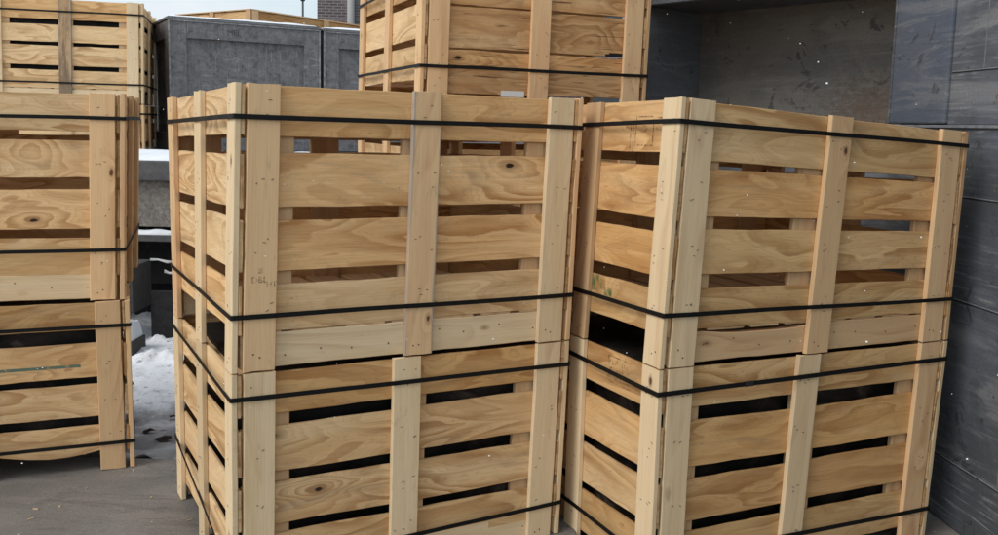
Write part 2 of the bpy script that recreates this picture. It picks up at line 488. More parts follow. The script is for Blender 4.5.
# text and marks projected on a crate's face
def mark(fr, parent, kind, place, mat, name='stamp'):
    """kind: text string or list of rectangles (u0,v0,u1,v1); place(u,v)->(x,y,z) nominal"""
    if isinstance(kind, str):
        cu = bpy.data.curves.new('t', 'FONT'); cu.body = kind; cu.size = 1; cu.resolution_u = 2
        o = bpy.data.objects.new('t', cu); col.objects.link(o)
        dg = bpy.context.evaluated_depsgraph_get(); dg.update()
        me = bpy.data.meshes.new_from_object(o.evaluated_get(dg))
        bpy.data.objects.remove(o)
        me.name = name
        for v in me.vertices: v.co = fr(*place(v.co.x, v.co.y))
        me.materials.clear()
    else:
        vs, fs = [], []
        for (a, b, c, d) in kind:
            n0 = len(vs)
            m = max(1, int(max(abs(c - a), abs(d - b)) / .1))
            for q in ((a, b), (c, b), (c, d), (a, d)): vs.append(tuple(fr(*place(*q))))
            fs.append((n0, n0 + 1, n0 + 2, n0 + 3))
        me = bpy.data.meshes.new(name); me.from_pydata(vs, [], fs)
    me.materials.append(mat)
    o = bpy.data.objects.new(name, me); col.objects.link(o); o.parent = parent
    return o

V = Vector
def quad(a, b, c, z=None):
    """near-left, near-right, far-left -> four corners nl, nr, fr, fl"""
    a, b, c = V(a), V(b), V(c)
    return [a, b, b + c - a, c]

# ================================================================== THE CRATES
HU, HL = .83, .70
# --- front left stack
A_mid = quad((-.767, 2.555, .700), (.255, 3.081, .700), (-1.221, 3.349, .700))
A_top = quad((-.747, 2.560, 1.542), (.275, 3.079, 1.533), (-1.226, 3.348, 1.509))
A_bot = quad((-.772, 2.555, 0), (.237, 3.076, 0), (-1.219, 3.352, 0))
WA, DA = 1.15, .915
up = V((0, 0, .003))
eA1, fA1 = crate('slatted crate topping the front left stack, middle batten grey-edged',
    [v + up for v in A_mid], A_top, WA, DA, HU, side_mid=True, inner=1, mid_shift=(.010, .008),
    straps=((.888, .884, .884, .894), (.20, .195, .2, .235)),
    opts={('front', 0): dict(mat='ply', tone=.5, knot=(.35, .1, .25)), ('front', 1): dict(mat='ply_bold', tone=.70, knot=(.79, .80, .5)),
          ('front', 2): dict(mat='ply_bold', tone=.64, knot=(.24, .97, .28)), ('front', 3): dict(mat='ply', tone=.55, knot=(.5, -.6, .2)),
          ('left', 1): dict(mat='ply_wavy', tone=.7), ('left', 0): dict(mat='ply', tone=.65), ('left', 2): dict(mat='ply', tone=.7), ('left', 3): dict(mat='ply', tone=.75),
          ('front_b', 0): dict(mat='pine', tone=.66, knot=(.5, .5, 0)), ('front_b', 1): dict(mat='pine', tone=.62, grey=1.0, knot=(.14, .8, .45)),
          ('front_b', 2): dict(mat='pale', tone=.5, knot=(.5, .5, 0)), ('left_b', 0): dict(mat='pale', tone=.6), ('left_b', 1): dict(mat='pale', tone=.55), ('left_b', 2): dict(mat='pine', tone=.6),
          'palebase': True, 'basetone': .55, 'baseknot': (.73, .6, .24)})
eA2, fA2 = crate('bottom crate of the front left stack, pale battens, dark knots in its slats',
    A_bot, A_mid, WA, DA, HL, rows=ROWS_L, batten='pale', side_mid=True, mid_shift=(-.026, -.024), inner=1, shade_box=True,
    straps=((.895, .885, .885, .95), (.13, .17, .17, .33)), base=True,
    opts={('front', 0): dict(mat='ply_gold', tone=.45), ('front', 1): dict(mat='ply_wavy', tone=.55, knot=(.085, .80, .62)),
          ('front', 2): dict(mat='ply_wavy', tone=.5, knot=(.22, .66, .55)), ('front', 3): dict(mat='ply', tone=.45),
          ('front_b', 0): dict(tone=.55, knot=(.5, .5, 0)), ('front_b', 1): dict(tone=.6, knot=(.5, .5, 0)), ('front_b', 2): dict(tone=.5, knot=(.6, .5, 0)),
          ('left_b', 0): dict(mat='pale', tone=.5)})
# --- front right stack
B_mid = quad((.502, 2.717, .700), (1.635, 3.216, .700), (.065, 3.560, .700))
B_top = quad((.532, 2.711, 1.535), (1.645, 3.211, 1.453), (.096, 3.555, 1.512))
B_bot = quad((.500, 2.717, -.046), (1.603, 3.202, -.046), (.063, 3.560, -.046))
WB, DB = 1.235, .95
eB1, fB1 = crate('slatted crate topping the front right stack, green paint on its left side',
    [v + up for v in B_mid], B_top, WB, DB, HU, rows=[(0, .225), (.245, .43), (.478, .65), (.70, .865)], side_rows=[(0, .2), (.24, .44), (.50, .66), (.715, .88)],
    batten='pine', inner=-1, mid_shift=(.024, .006), ply='ply_gold',
    straps=((.915, .935, .935, .90), (.205, .205, .21, .20)),
    opts={'sbw': .088, ('front', 0): dict(mat='ply_gold', tone=.5), ('front', 1): dict(mat='ply_wavy', tone=.5, knot=(.28, .25, .2)),
          ('front', 2): dict(mat='ply_gold', tone=.6), ('front', 3): dict(mat='ply_gold', tone=.45),
          ('left', 0): dict(mat='ply', tone=.5), ('left', 1): dict(mat='ply_wavy', tone=.45), ('left', 2): dict(mat='ply_gold', tone=.4), ('left', 3): dict(mat='ply_gold', tone=.4),
          ('front_b', 0): dict(mat='pale', tone=.45, knot=(.5, .5, 0)), ('front_b', 1): dict(mat='pine', tone=.38, knot=(.86, .8, .4)), ('front_b', 2): dict(mat='pine', tone=.5),
          ('left_b', 0): dict(mat='pale', tone=.5), 'basetone': .35, 'baseknot': (.13, .6, .26), 'baseshape': (lambda u, v, aa: aa - v * (.016 * max(0, math.sin((u - .12) / .36 * math.pi)) ** .35 if .12 < u < .48 else 0))})
eB2, fB2 = crate('bottom crate of the front right stack, dark stamp on its left side',
    B_bot, B_mid, WB, DB, HL, rows=[(0, .185), (.245, .455), (.50, .69), (.735, .93)], base=False, batten='pale', mid_shift=(-.018, -.042), inner=1, shade_box=True, ply='ply_gold',
    straps=((.90, .915, .9, .93), (.17, .16, .17, .2)),
    opts={'sbw': .088, ('front', 0): dict(mat='ply_gold', tone=.5), ('front', 1): dict(mat='ply_gold', tone=.45), ('front', 2): dict(mat='ply', tone=.25), ('front', 3): dict(mat='ply_gold', tone=.4),
          ('left', 0): dict(mat='ply', tone=.35), ('left', 1): dict(mat='ply_wavy', tone=.5), ('left', 2): dict(mat='ply', tone=.4),
          ('front_b', 1): dict(tone=.4), ('front_b', 2): dict(mat='pine', tone=.45), ('front_b', 0): dict(tone=.45), ('left_b', 0): dict(tone=.5)})
# --- left stack (its left half is outside the frame)
def rect(x, y, yaw, W, D, z, tx=0, ty=0):
    """x, y = near-right corner"""
    c, s = math.cos(R(yaw)), math.sin(R(yaw))
    nl = V((x - W * c, y - W * s, z)); nr = V((x, y, z)); n = V((-s * D, c * D, 0))
    sh = V((tx, ty, 0))
    return [nl + sh, nr + sh, nr + n + sh, nl + n + sh]
eC1, fC1 = crate('upper crate of the nearer left stack, orange batten dotted with nail holes',
    rect(-1.506, 3.60, 18.5, 1.15, .90, .703), rect(-1.484, 3.60, 18.2, 1.15, .90, 1.527), 1.15, .92, HU, rows=[(0, .185), (.225, .405), (.46, .645), (.695, .875)],
    side_mid=True, ply='ply', straps=((.882,) * 4, (.245, .25, .25, .25)),
    opts={('front_b', 2): dict(mat='pine', tone=.85, knot=(.62, .85, .4)), ('front', 0): dict(mat='ply', tone=.55), ('front', 1): dict(mat='ply_wavy', tone=.6, knot=(.7, .6, .3)),
          ('front', 2): dict(mat='ply', tone=.65), ('front', 3): dict(mat='ply_gold', tone=.55), 'palebase': True, 'basetone': .5,
          ('right', 0): dict(tone=.1), ('right', 1): dict(tone=.05), ('right', 2): dict(tone=.1), ('right', 3): dict(tone=.05)})  # right slats toned dark, that side's shade put into the colour
wav = lambda u, v, aa: aa - (1 - v) * (.024 * math.sin(u * 9.0 - 5.3) - .012)
eC2, fC2 = crate('bottom crate of the nearer left stack, teal line drawn across one slat',
    rect(-1.482, 3.60, 22.5, 1.15, .86, 0), rect(-1.488, 3.60, 22.5, 1.15, .86, .700), 1.15, .80, HL, rows=[(0, .17), (.25, .445), (.49, .68), (.735, .89)],
    ply='ply', base=False, shade_box=True, straps=((.86,) * 4, (.165,) * 4),
    opts={('front_b', 2): dict(mat='pine', tone=.4), ('front', 0): dict(mat='ply_gold', tone=.2), ('front', 1): dict(mat='ply_wavy', tone=.6), ('front', 2): dict(mat='ply', tone=.5),
          ('front', 3): dict(mat='ply', tone=.55, shape=wav)})
# --- centre back stack: top crate seen above the front ones
E_b = [(-.357, 3.933, 1.520), (.681, 4.351, 1.520), (.249, 5.426, 1.520), (-.789, 5.009, 1.520)]
E_t = [(-.343, 3.932, 2.340), (.695, 4.350, 2.340), (.263, 5.425, 2.340), (-.775, 5.008, 2.340)]
rowsE = [(0, .24), (.245, .475), (.478, .70), (.71, .79), (.80, .935)]
eE1, fE1 = crate('rough closely boarded crate topping the centre back stack',
    E_b, E_t, 1.12, 1.16, HU, rows=rowsE, side_rows=ROWS_U, ply='ply', base=False, straps=((.66, .66, .65, .65), (.2, .2, .2, .2)),
    opts={('front_b', 0): dict(mat='pine', tone=.62), ('front_b', 1): dict(mat='pine', tone=.75), ('front_b', 2): dict(mat='pine', tone=.5),
          ('front', 0): dict(mat='ply_rough', tone=.5), ('front', 1): dict(mat='ply_rough', tone=.5), ('front', 2): dict(mat='ply_rough', tone=.42, knot=(.76, .3, .22)), ('front', 3): dict(mat='ply_rough', tone=.5, knot=(.14, .5, .5)), ('front', 4): dict(mat='ply_rough', tone=.4)})
crate('middle crate of the centre back stack, glimpsed through the gaps of the front crates',
    [V(v) - V((0, 0, .817)) for v in E_b], [V((v[0], v[1], 1.517)) for v in E_b], 1.12, 1.16, HU, ply='ply', opts={('front_b', 1): dict(tone=.5)})
crate('bottom crate of the centre back stack, hidden behind the front stacks',
    [V((v[0], v[1], 0)) for v in E_b], [V((v[0], v[1], .70)) for v in E_b], 1.12, 1.16, HL, rows=ROWS_L, detail=False)
# --- far left stack on the loading deck
D_b = [(-4.112, 7.265, 1.537), (-2.975, 7.587, 1.537), (-3.296, 8.723, 1.537), (-4.433, 8.401, 1.537)]
D_t = [(-4.097, 7.271, 2.357), (-2.960, 7.592, 2.357), (-3.282, 8.729, 2.357), (-4.419, 8.407, 2.357)]
eD1, fD1 = crate('pale crate topping the far left stack, middle batten stained dark',
    D_b, D_t, 1.18, 1.18, HU, rows=[(0, .20), (.25, .42), (.455, .645), (.685, .86)], ply='ply', batten='pale', inner=1, shade_box=True, straps=((.88,) * 4, (.19,) * 4),
    opts={('front_b', 1): dict(mat='pine', tone=.35, grey=1.75), ('front', 1): dict(mat='ply', tone=.75), ('front', 2): dict(mat='ply', tone=.6), ('front_b', 0): dict(tone=.4), ('front_b', 2): dict(tone=.5),
          ('front', 0): dict(mat='ply', tone=.55), ('front', 3): dict(mat='ply', tone=.6)})
crate('low slatted crate under the pale far left crate, on the snowy deck',
    [V((v[0], v[1], 1.145)) for v in D_b], [V((v[0], v[1], 1.534)) for v in D_b], 1.18, 1.18, .39, rows=[(0, .3), (.4, .8)], straps=((.8,) * 4,), detail=False)
# --- light crate behind the grey ones
cK = [V((-3.02, 11.0, 1.145)), V((-1.60, 13.1, 1.145)), V((-2.8, 13.9, 1.145)), V((-4.2, 11.8, 1.145))]
crate('light timber crate with a boarded lid, peeping over the grey plywood crate',
    cK, [v + V((0, 0, 1.575)) for v in cK], 2.5, 1.44, 1.57, rows=[(0, .1), (.13, .3), (.35, .6), (.65, .9)], straps=(), lid=True, shade_lid=False, detail=False, base=False, floor=False)

seal(fB2, eB2, .33, HL * (.90 + .015 * .27))
seal(fC1, eC1, .25, HU * .246); seal(fD1, eD1, .8, HU * .88)
def make_paint(name, c, lo, hi, sc):
    N = NT(name)
    tc = N.n('ShaderNodeTexCoord').outputs['Object']
    n = N.noise(tc, sc, 4, .7)
    tr = N.n('ShaderNodeBsdfTransparent'); mx = N.n('ShaderNodeMixShader')
    N.l(N.smooth(n, lo, hi, 0, .75), mx.inputs[0]); N.l(tr.outputs[0], mx.inputs[1]); N.l(N.b.outputs[0], mx.inputs[2]); N.l(mx.outputs[0], N.out.inputs[0])
    return N.fin(c, .8, .2)
# --- stamps and paint on the crates
pl_left = lambda fr, y0, z0, sc, W=1: (lambda u, v: (TB - .0012, y0 - u * sc, z0 + v * sc))
def side_place(y0, z0, sc, depth=TB - .0015): return lambda u, v: (depth, y0 - u * sc, z0 + v * sc)
def front_place(x0, z0, sc, depth=-.0012): return lambda u, v: (x0 + u * sc, depth, z0 + v * sc)
M['ink'] = make_paint('worn_stamp_ink', (.14, .08, .045), .40, .62, 90)
# framed stamp on upper right crate, left side (seen mirrored order: the near corner is to the right)
t_ = .04
z_ = HU - .115
mark(fB1, eB1, [(0, 0, 1, t_), (0, 1 - t_, 1, 1), (0, 0, t_, 1), (1 - t_, 0, 1, 1), (-.13, -.2, -.09, .85), (-.30, -.2, -.26, .85)], side_place(.245, z_ - .03, .095), M['ink'])
mark(fB1, eB1, [(0, .0, 1, .08), (0, .92, 1, 1), (0, 0, .06, 1), (.94, 0, 1, 1)], side_place(.135, z_ + .02, .04), M['ink'])
mark(fB1, eB1, 'o', side_place(.212, z_ + .015, .05), M['ink'])
mark(fB2, eB2, [(0, 0, 1.5, .03), (0, .97, 1.5, 1), (0, 0, .04, 1)], side_place(.30, HL - .105, .085), M['ink'])
r3 = random.Random(3); glyph = []
for row in range(3):
    u = .1
    while u < 1.35:
        w_ = r3.uniform(.05, .13); h_ = r3.uniform(.10, .17); v_ = .70 - row * .28
        glyph += [(u, v_, u + .022, v_ + h_)]
        if r3.random() < .6: glyph += [(u + .022, v_ + h_ - .025, u + w_, v_ + h_)]
        if r3.random() < .6: glyph += [(u + .022, v_, u + w_, v_ + .025)]
        u += w_ + r3.choice((.03, .03, .1))
mark(fB2, eB2, glyph, side_place(.30, HL - .105, .085), M['ink'])
mark(fA1, eA1, 'DBL', front_place(.053, .264, .026), M['ink'])
mark(fA1, eA1, 'HT', front_place(.096, .250, .024), M['ink'])
mark(fA1, eA1, [(0, 0, 1, .12), (.2, .35, .9, .45), (0, .7, 1, .8)], front_place(.072, .292, .016), M['ink'])

M['green'] = make_paint('green_spray', (.075, .19, .06), .40, .72, 30)
bm = bmesh.new(); gg = [[bm.verts.new(fE1(x, y, z)) for y, z in ((TB - .003, .045), (TB - .0008, .045), (TB - .0008, .072), (TB - .003, .072))] for x in (.385, .42, .46, .497)]
for a in range(3):
    for b in range(4): bm.faces.new((gg[a][b], gg[a + 1][b], gg[a + 1][(b + 1) % 4], gg[a][(b + 1) % 4]))
bm.faces.new(gg[0]); bm.faces.new(list(reversed(gg[3])))
me = bpy.data.meshes.new('paper_label'); bm.to_mesh(me); bm.free(); me.materials.append(simple('white_paper', (.75, .74, .72), .7))
o = bpy.data.objects.new('paper_label', me); col.objects.link(o); o.parent = eE1
M['teal'] = make_paint('teal_crayon', (.10, .20, .16), .3, .5, 22)
mark(fB1, eB1, [(0, -.004, .085, .055), (.092, .004, .125, .042), (.12, -.012, .165, .016), (-.012, .02, -.002, .045)], side_place(.475, HU * .285 - .052, 1), M['green'], 'paint_mark')
mark(fC2, eC2, [(0, 0, .40, .012)], front_place(.56, HL * .62, 1, TB - .0012), M['teal'], 'paint_mark')
mark(fE1, eE1, [(0, 0, .09, .012), (.02, .012, .10, .018)], front_place(.90, HU * .30, 1, TB - .0012), simple('black_marker', (.012, .012, .015), .5), 'paint_mark')

# ================================================================== generic mesh helpers
import bmesh
def add_box(bm, lo, hi, bev=0.0, rot=None, org=None):
    g = bmesh.ops.create_cube(bm, size=1)
    lo, hi = V(lo), V(hi)
    for v in g['verts']:
        v.co = V((lo.x + (v.co.x + .5) * (hi.x - lo.x), lo.y + (v.co.y + .5) * (hi.y - lo.y), lo.z + (v.co.z + .5) * (hi.z - lo.z)))
    if bev:
        es = list({e for v in g['verts'] for e in v.link_edges})
        r = bmesh.ops.bevel(bm, geom=es, offset=bev, segments=2, affect='EDGES', profile=.6)
def mesh_obj(name, bm, mat, parent=None, loc=(0, 0, 0), rz=0, smooth=False):
    me = bpy.data.meshes.new(name); bm.to_mesh(me); bm.free()
    me.materials.append(mat)
    if smooth: me.polygons.foreach_set('use_smooth', [True] * len(me.polygons))
    o = bpy.data.objects.new(name, me); col.objects.link(o)
    o.location = loc; o.rotation_euler = (0, 0, rz)
    if parent: o.parent = parent
    return o
def box_obj(name, lo, hi, mat, parent=None, bev=.003, **k):
    bm = bmesh.new(); add_box(bm, lo, hi, bev); return mesh_obj(name, bm, mat, parent, **k)

# ------------------------------------------------------------------ painted / mineral materials
def make_grey_osb():
    N = NT('grey_painted_board')
    tc = N.n('ShaderNodeTexCoord').outputs['Object']
    v = N.n('ShaderNodeTexVoronoi'); v.inputs['Scale'].default_value = 1; N.l(N.vmul(N.n('ShaderNodeTexCoord').outputs['Object'], (14, 14, 32)), v.inputs['Vector'])
    n = N.noise(tc, 20, 6, .75, .6); n2 = N.noise(tc, 2.2, 5, .7, .5); n3 = N.noise(N.vmul(tc, (60, 60, 5)), 1, 4, .7)
    c = N.ramp(n, [(.30, (.06, .06, .064)), (.48, (.175, .173, .178)), (.62, (.225, .222, .226)), (.75, (.38, .375, .375))])
    c = N.mix(N.smooth(n2, .4, .7, 0, .5), c, (.19, .188, .192))
    c = N.mix(N.smooth(N.noise(N.vmul(tc, (2, 2, 3)), 1, 6, .75, 1.5), .50, .64, 0, .55), c, (.085, .083, .085))
    c = N.mix(N.smooth(n3, .52, .72, 0, .7), c, (.34, .33, .32))
    c = N.mix(N.smooth(N.noise(N.vmul(tc, (4, 4, 22)), 1, 5, .7, 1), .60, .66, 0, .5), c, (.36, .355, .35))
    fl = N.math('MULTIPLY', N.smooth(n2, .5, .55), N.smooth(v.outputs['Distance'], .35, .05, 0, .5))
    c = N.mix(fl, c, (.24, .24, .24))
    N.bump(N.math('ADD', n, v.outputs['Distance']), .5, .004)
    return N.fin(c, .75, .25)
M['osb'] = make_grey_osb()

def make_rough_grey(name, a, b, sc=40, bump=.5):
    N = NT(name)
    tc = N.n('ShaderNodeTexCoord').outputs['Object']
    n = N.noise(tc, sc, 6, .75); n2 = N.noise(tc, 4, 4, .6)
    c = N.mix(N.smooth(n, .3, .7), a, b); c = N.mix(N.smooth(n2, .4, .7, 0, .5), c, a)
    N.bump(n, bump, .004)
    return N.fin(c, .8, .25)
M['trim'] = make_rough_grey('worn_trim', (.16, .16, .165), (.42, .42, .42), 25, .3)
M['rail'] = make_rough_grey('rail_paint', (.075, .075, .08), (.135, .133, .135), 9, .3)
M['gritty'] = make_rough_grey('gritty_panel', (.12, .11, .10), (.32, .295, .265), 48, .8)
M['dark'] = make_rough_grey('dark_steel_and_shade', (.012, .012, .014), (.03, .03, .032), 20, .3)  # also colours the sheets and strips that stand for shade
M['midgrey'] = make_rough_grey('weathered_steel', (.05, .05, .05), (.09, .085, .08), 20, .3)

def make_plate(name, a, b, c3, rust=None, scuff=.5):
    """scuffed painted steel: horizontal scrape marks, blotches, optional rust low on one side (object coordinates)"""
    N = NT(name)
    tc = N.n('ShaderNodeTexCoord').outputs['Object']
    bl = N.noise(tc, 2.1, 5, .62, .6)
    st = N.noise(N.vmul(tc, (3.2, 3.2, 60)), 1, 5, .7, .5)
    st2 = N.noise(N.vmul(tc, (1.2, 1.2, 14)), 1, 4, .65, 1.2)
    fine = N.noise(tc, 90, 4, .7)
    c = N.mix(N.smooth(bl, .35, .65), a, b)
    bands = N.noise(N.vmul(tc, (.7, .7, 5.5)), 1, 5, .7, .8)
    c = N.mix(N.smooth(bands, .50, .62, 0, .6), c, c3)
    c = N.mix(N.smooth(bands, .46, .36, 0, .6), c, b)
    msk = N.smooth(N.noise(tc, 3.3, 4, .7, 1.0), .40, .62)
    c = N.mix(N.math('MULTIPLY', N.math('MULTIPLY', N.smooth(st, .50, .68), msk), scuff, clamp=True), c, c3)
    c = N.mix(N.smooth(N.noise(N.vmul(tc, (1.6, 1.6, 3.2)), 1, 5, .7, 1.5), .50, .68, 0, .55), c, b)
    c = N.mix(N.smooth(N.noise(N.vmul(tc, (5, 5, 9)), 1, 6, .8, 1.0), .58, .72, 0, .45), c, (.045, .045, .048))
    c = N.mix(N.smooth(st2, .60, .66, 0, .55), c, c3)
    c = N.mix(N.smooth(N.noise(tc, 7, 6, .7, 1.5), .60, .64, 0, .6), c, (.035, .035, .037))
    pk = N.noise(tc, 26, 2, .5)
    c = N.mix(N.smooth(pk, .72, .74, 0, .7), c, (.30, .29, .28))
    c = N.mix(N.smooth(fine, .3, .8, 0, .3), c, (.03, .03, .03))
    if rust:
        o = N.n('ShaderNodeVectorMath', operation='DISTANCE'); N.l(N.vmul(tc, (1, 1, 1.7)), o.inputs[0]); o.inputs[1].default_value = rust
        rr = N.math('ADD', o.outputs[1], N.math('MULTIPLY', N.math('SUBTRACT', N.noise(N.vmul(tc, (26, 26, 34)), 1, 6, .8), .5), 1.9))
        c = N.mix(N.smooth(rr, .42, .05, 0, .6), c, N.ramp(fine, [(.35, (.06, .035, .022)), (.65, (.17, .085, .04))]))
    N.bump(N.math('ADD', N.math('MULTIPLY', st, .7), bl), .45, .006)
    return N.fin(c, .55, .35)
M['recess'] = make_plate('scraped_brown_grey_steel', (.24, .222, .195), (.17, .162, .15), (.30, .285, .26), rust=(1.08, 0, .14), scuff=.5)
M['bead'] = make_rough_grey('highlight_bead', (.13, .14, .155), (.25, .255, .265), 30, .3)  # pale tone carries the edge highlights of the seams
M['inner'] = make_plate('inner_grey_steel', (.14, .15, .165), (.11, .118, .13), (.2, .21, .22))
M['bluepost'] = make_plate('blue_grey_paint', (.085, .105, .145), (.105, .118, .145), (.20, .208, .222), scuff=1.2)
M['bluewall'] = make_plate('grey_blue_wall', (.125, .138, .165), (.082, .088, .098), (.25, .255, .265), scuff=1.1)

def make_snow():
    N = NT('snow')
    tc = N.n('ShaderNodeTexCoord').outputs['Object']
    n = N.noise(tc, 25, 5, .7); n2 = N.noise(tc, 2.5, 4, .6)
    c = N.mix(N.smooth(n2, .35, .7, 0, .6), (.78, .81, .86), (.62, .65, .70))
    c = N.mix(N.smooth(N.noise(tc, 45, 3, .6), .68, .74, 0, .7), c, (.12, .10, .08))
    N.bump(n, .4, .01)
    N.b.inputs['Subsurface Weight'].default_value = .1
    return N.fin(c, .6, .3)
M['snow'] = make_snow()

# ================================================================== GROUND
def make_ground():
    N = NT('worn_concrete')
    tc = N.n('ShaderNodeTexCoord').outputs['Object']
    n = N.noise(tc, 1.3, 6, .6, .3); s = N.noise(N.vmul(tc, (1.3, 6, 1)), 1, 5, .65, .8); f = N.noise(tc, 75, 5, .75)
    c = N.mix(N.smooth(n, .35, .65), (.158, .145, .133), (.208, .194, .180))
    c = N.mix(N.smooth(s, .46, .66, 0, .8), c, (.235, .212, .188))
    c = N.mix(N.smooth(N.noise(N.vmul(tc, (2, 7, 1)), 1, 5, .7, 1.2), .53, .64, 0, .6), c, (.10, .092, .086))
    c = N.mix(N.smooth(f, .35, .75, 0, .4), c, (.08, .075, .07))
    c = N.mix(N.smooth(N.noise(tc, 38, 2, .5), .735, .76, 0, .8), c, (.40, .36, .30))
    c = N.mix(N.smooth(N.noise(N.vmul(tc, (11, 30, 1)), 1, 6, .8, .5), .52, .70, 0, .5), c, (.11, .10, .092))
    N.bump(N.math('ADD', N.math('MULTIPLY', f, 1.1), s), .5, .010)
    return N.fin(c, N.ramp(n, [(.35, .42), (.65, .7)]), .35)
M['ground'] = make_ground()
def sheet(name, fn, x0, x1, y0, y1, nx, ny, mat, smooth=True):
    vs = [(x0 + (x1 - x0) * i / nx, y0 + (y1 - y0) * j / ny, 0) for j in range(ny + 1) for i in range(nx + 1)]
    vs = [(x, y, fn(x, y)) for x, y, _ in vs]
    fs = [(j * (nx + 1) + i, j * (nx + 1) + i + 1, (j + 1) * (nx + 1) + i + 1, (j + 1) * (nx + 1) + i) for j in range(ny) for i in range(nx)]
    me = bpy.data.meshes.new(name); me.from_pydata(vs, [], fs); me.materials.append(mat)
    me.polygons.foreach_set('use_smooth', [smooth] * len(fs))
    o = bpy.data.objects.new(name, me); col.objects.link(o); return o
o = sheet('ground', lambda x, y: -.05, -400, 400, -300, 900, 4, 4, M['ground'])
tag(o, kind='structure', label='ground of the yard reaching to the horizon')
bm = bmesh.new(); add_box(bm, (-9, -6, -.045), (.30, 3.70, 0), .006)
o = mesh_obj('concrete_slab', bm, M['ground']); tag(o, kind='structure', label='worn grey brown concrete slab the crates stand on')
bm = bmesh.new(); add_box(bm, (-.9, 3.702, -.046), (.74, 6.2, 0), .006)
o = mesh_obj('concrete_slab', bm, M['ground']); tag(o, kind='structure', label='concrete slab under the centre back stack and container')

# slushy snow behind the slab
def snowh(x, y):
    n = noise.fractal(V((x * 2.2, y * 2.2, 3)), 1, 2, 4)
    e = min(1, max(0, (y - 3.70) / .10)) * min(1, max(0, (-.93 - x) / .15))
    f = noise.fractal(V((x * 5, y * 5, 7)), 1, 2, 5)
    k = min(1, max(0, (y - 4.95) / .3))
    mound = k * (.075 * max(0, f - .10)) + .022 * max(0, noise.fractal(V((x * 9, y * 7, 2)), 1, 2, 4)) * min(1, max(0, y - 4.0))
    return -.049 + e * (.012 + .012 * n + mound + .035 * min(1, max(0, (y - 4.2) / .9)))
def make_slush():
    N = NT('dirty_snow')
    tc = N.n('ShaderNodeTexCoord').outputs['Object']
    y = N.sep(tc)[1]
    n = N.noise(tc, 3.2, 6, .65, .5); f = N.noise(tc, 60, 4, .7)
    k = N.smooth(N.math('ADD', y, N.math('MULTIPLY', N.math('SUBTRACT', n, .5), 2.0)), 4.05, 4.75)
    c = N.mix(k, (.21, .21, .23), (.72, .75, .80))
    c = N.mix(N.smooth(N.noise(tc, 16, 4, .7), .60, .66, 0, .6), c, (.10, .09, .085))
    c = N.mix(N.smooth(f, .4, .8, 0, .25), c, (.12, .12, .12))
    N.bump(N.math('ADD', n, f), .4, .01)
    return N.fin(c, .55, .35)
o = sheet('snow_ground', snowh, -7, -.92, 3.705, 8, 420, 240, make_slush()); tag(o, kind='structure', label='dirty trodden snow between the slab and the deck')

# litter on the snow and slab
def make_litter():
    bm = bmesh.new(); r = random.Random(5)
    spots = [(-1.52, 4.02, .05), (-1.62, 4.12, .045), (-1.50, 4.2, .05), (-1.66, 3.98, .03), (-1.4, 4.08, .05), (-1.58, 4.3, .035)]
    for (x, y, s) in spots:
        n = 7; z = snowh(x, y) + .006
        pts = []
        for k in range(n):
            a = k / n * 6.283; q = s * r.uniform(.35, 1)
            pts.append(bm.verts.new((x + math.cos(a) * q, y + math.sin(a) * q * .7, z + r.uniform(0, .012))))
        top = bm.verts.new((x, y, z + .018))
        for k in range(n): bm.faces.new((pts[k], pts[(k + 1) % n], top))
        bm.faces.new(list(reversed(pts)))
    return bm
o = mesh_obj('litter', make_litter(), simple('dead_leaf', (.022, .016, .015), .8)); tag(o, 'dark sodden scraps scattered on the dirty snow', 'litter', kind='stuff')
# plastic sheet scrap lying at the slab edge
bm = bmesh.new()
r5 = random.Random(9); gx, gy = 16, 8; vv = {}
for i in range(gx + 1):
    for j in range(gy + 1):
        u, w = i / gx, j / gy
        x = -1.66 + .44 * u + .05 * w; y = 3.73 + .22 * w * (.35 + u)
        vv[i, j] = bm.verts.new((x, y, max(snowh(x, y), -.03) + .006 + .05 * max(0, noise.noise(V((u * 4 + w, w * 3, 4.2)))) + .03 * w * u))
for i in range(gx):
    for j in range(gy): bm.faces.new((vv[i, j], vv[i + 1, j], vv[i + 1, j + 1], vv[i, j + 1]))
o = mesh_obj('plastic_sheet', bm, simple('grey_film', (.30, .31, .33), .28, .6), smooth=True); tag(o, 'crumpled grey plastic sheet lying in the slush at the slab edge', 'plastic sheet')
sm = o.modifiers.new('t', 'SOLIDIFY'); sm.thickness = .0015

# wood chips on the slab
bm = bmesh.new(); r6 = random.Random(31)
chips = [(-1.0, 2.66), (-1.03, 2.69), (-.93, 2.72), (-.90, 2.70), (-.96, 3.05), (-1.3, 3.3), (-1.12, 3.35), (-1.6, 3.2), (-2.2, 2.9), (-.88, 2.695)] + [(r6.uniform(-3, -.8), r6.uniform(2.2, 3.6)) for _ in range(60)]
for (x, y) in chips:
    a = r6.uniform(0, 3.1); L_ = r6.uniform(.004, .014); W_ = r6.uniform(.0015, .004)
    ca, sa = math.cos(a), math.sin(a)
    q = [(-L_, -W_), (L_, -W_ * .4), (L_ * .8, W_), (-L_ * .9, W_ * .7)]
    lo_ = [bm.verts.new((x + u * ca - w * sa, y + u * sa + w * ca, .0006)) for u, w in q]
    hi_ = [bm.verts.new((x + u * ca - w * sa, y + u * sa + w * ca, .0035)) for u, w in q]
    bm.faces.new(hi_); 
    for k in range(4): bm.faces.new((lo_[k], lo_[(k + 1) % 4], hi_[(k + 1) % 4], hi_[k]))
o = mesh_obj('wood_chips', bm, simple('wood_chip', (.55, .42, .27), .8)); tag(o, 'pale wood chips strewn on the concrete slab', 'wood chips', kind='stuff')

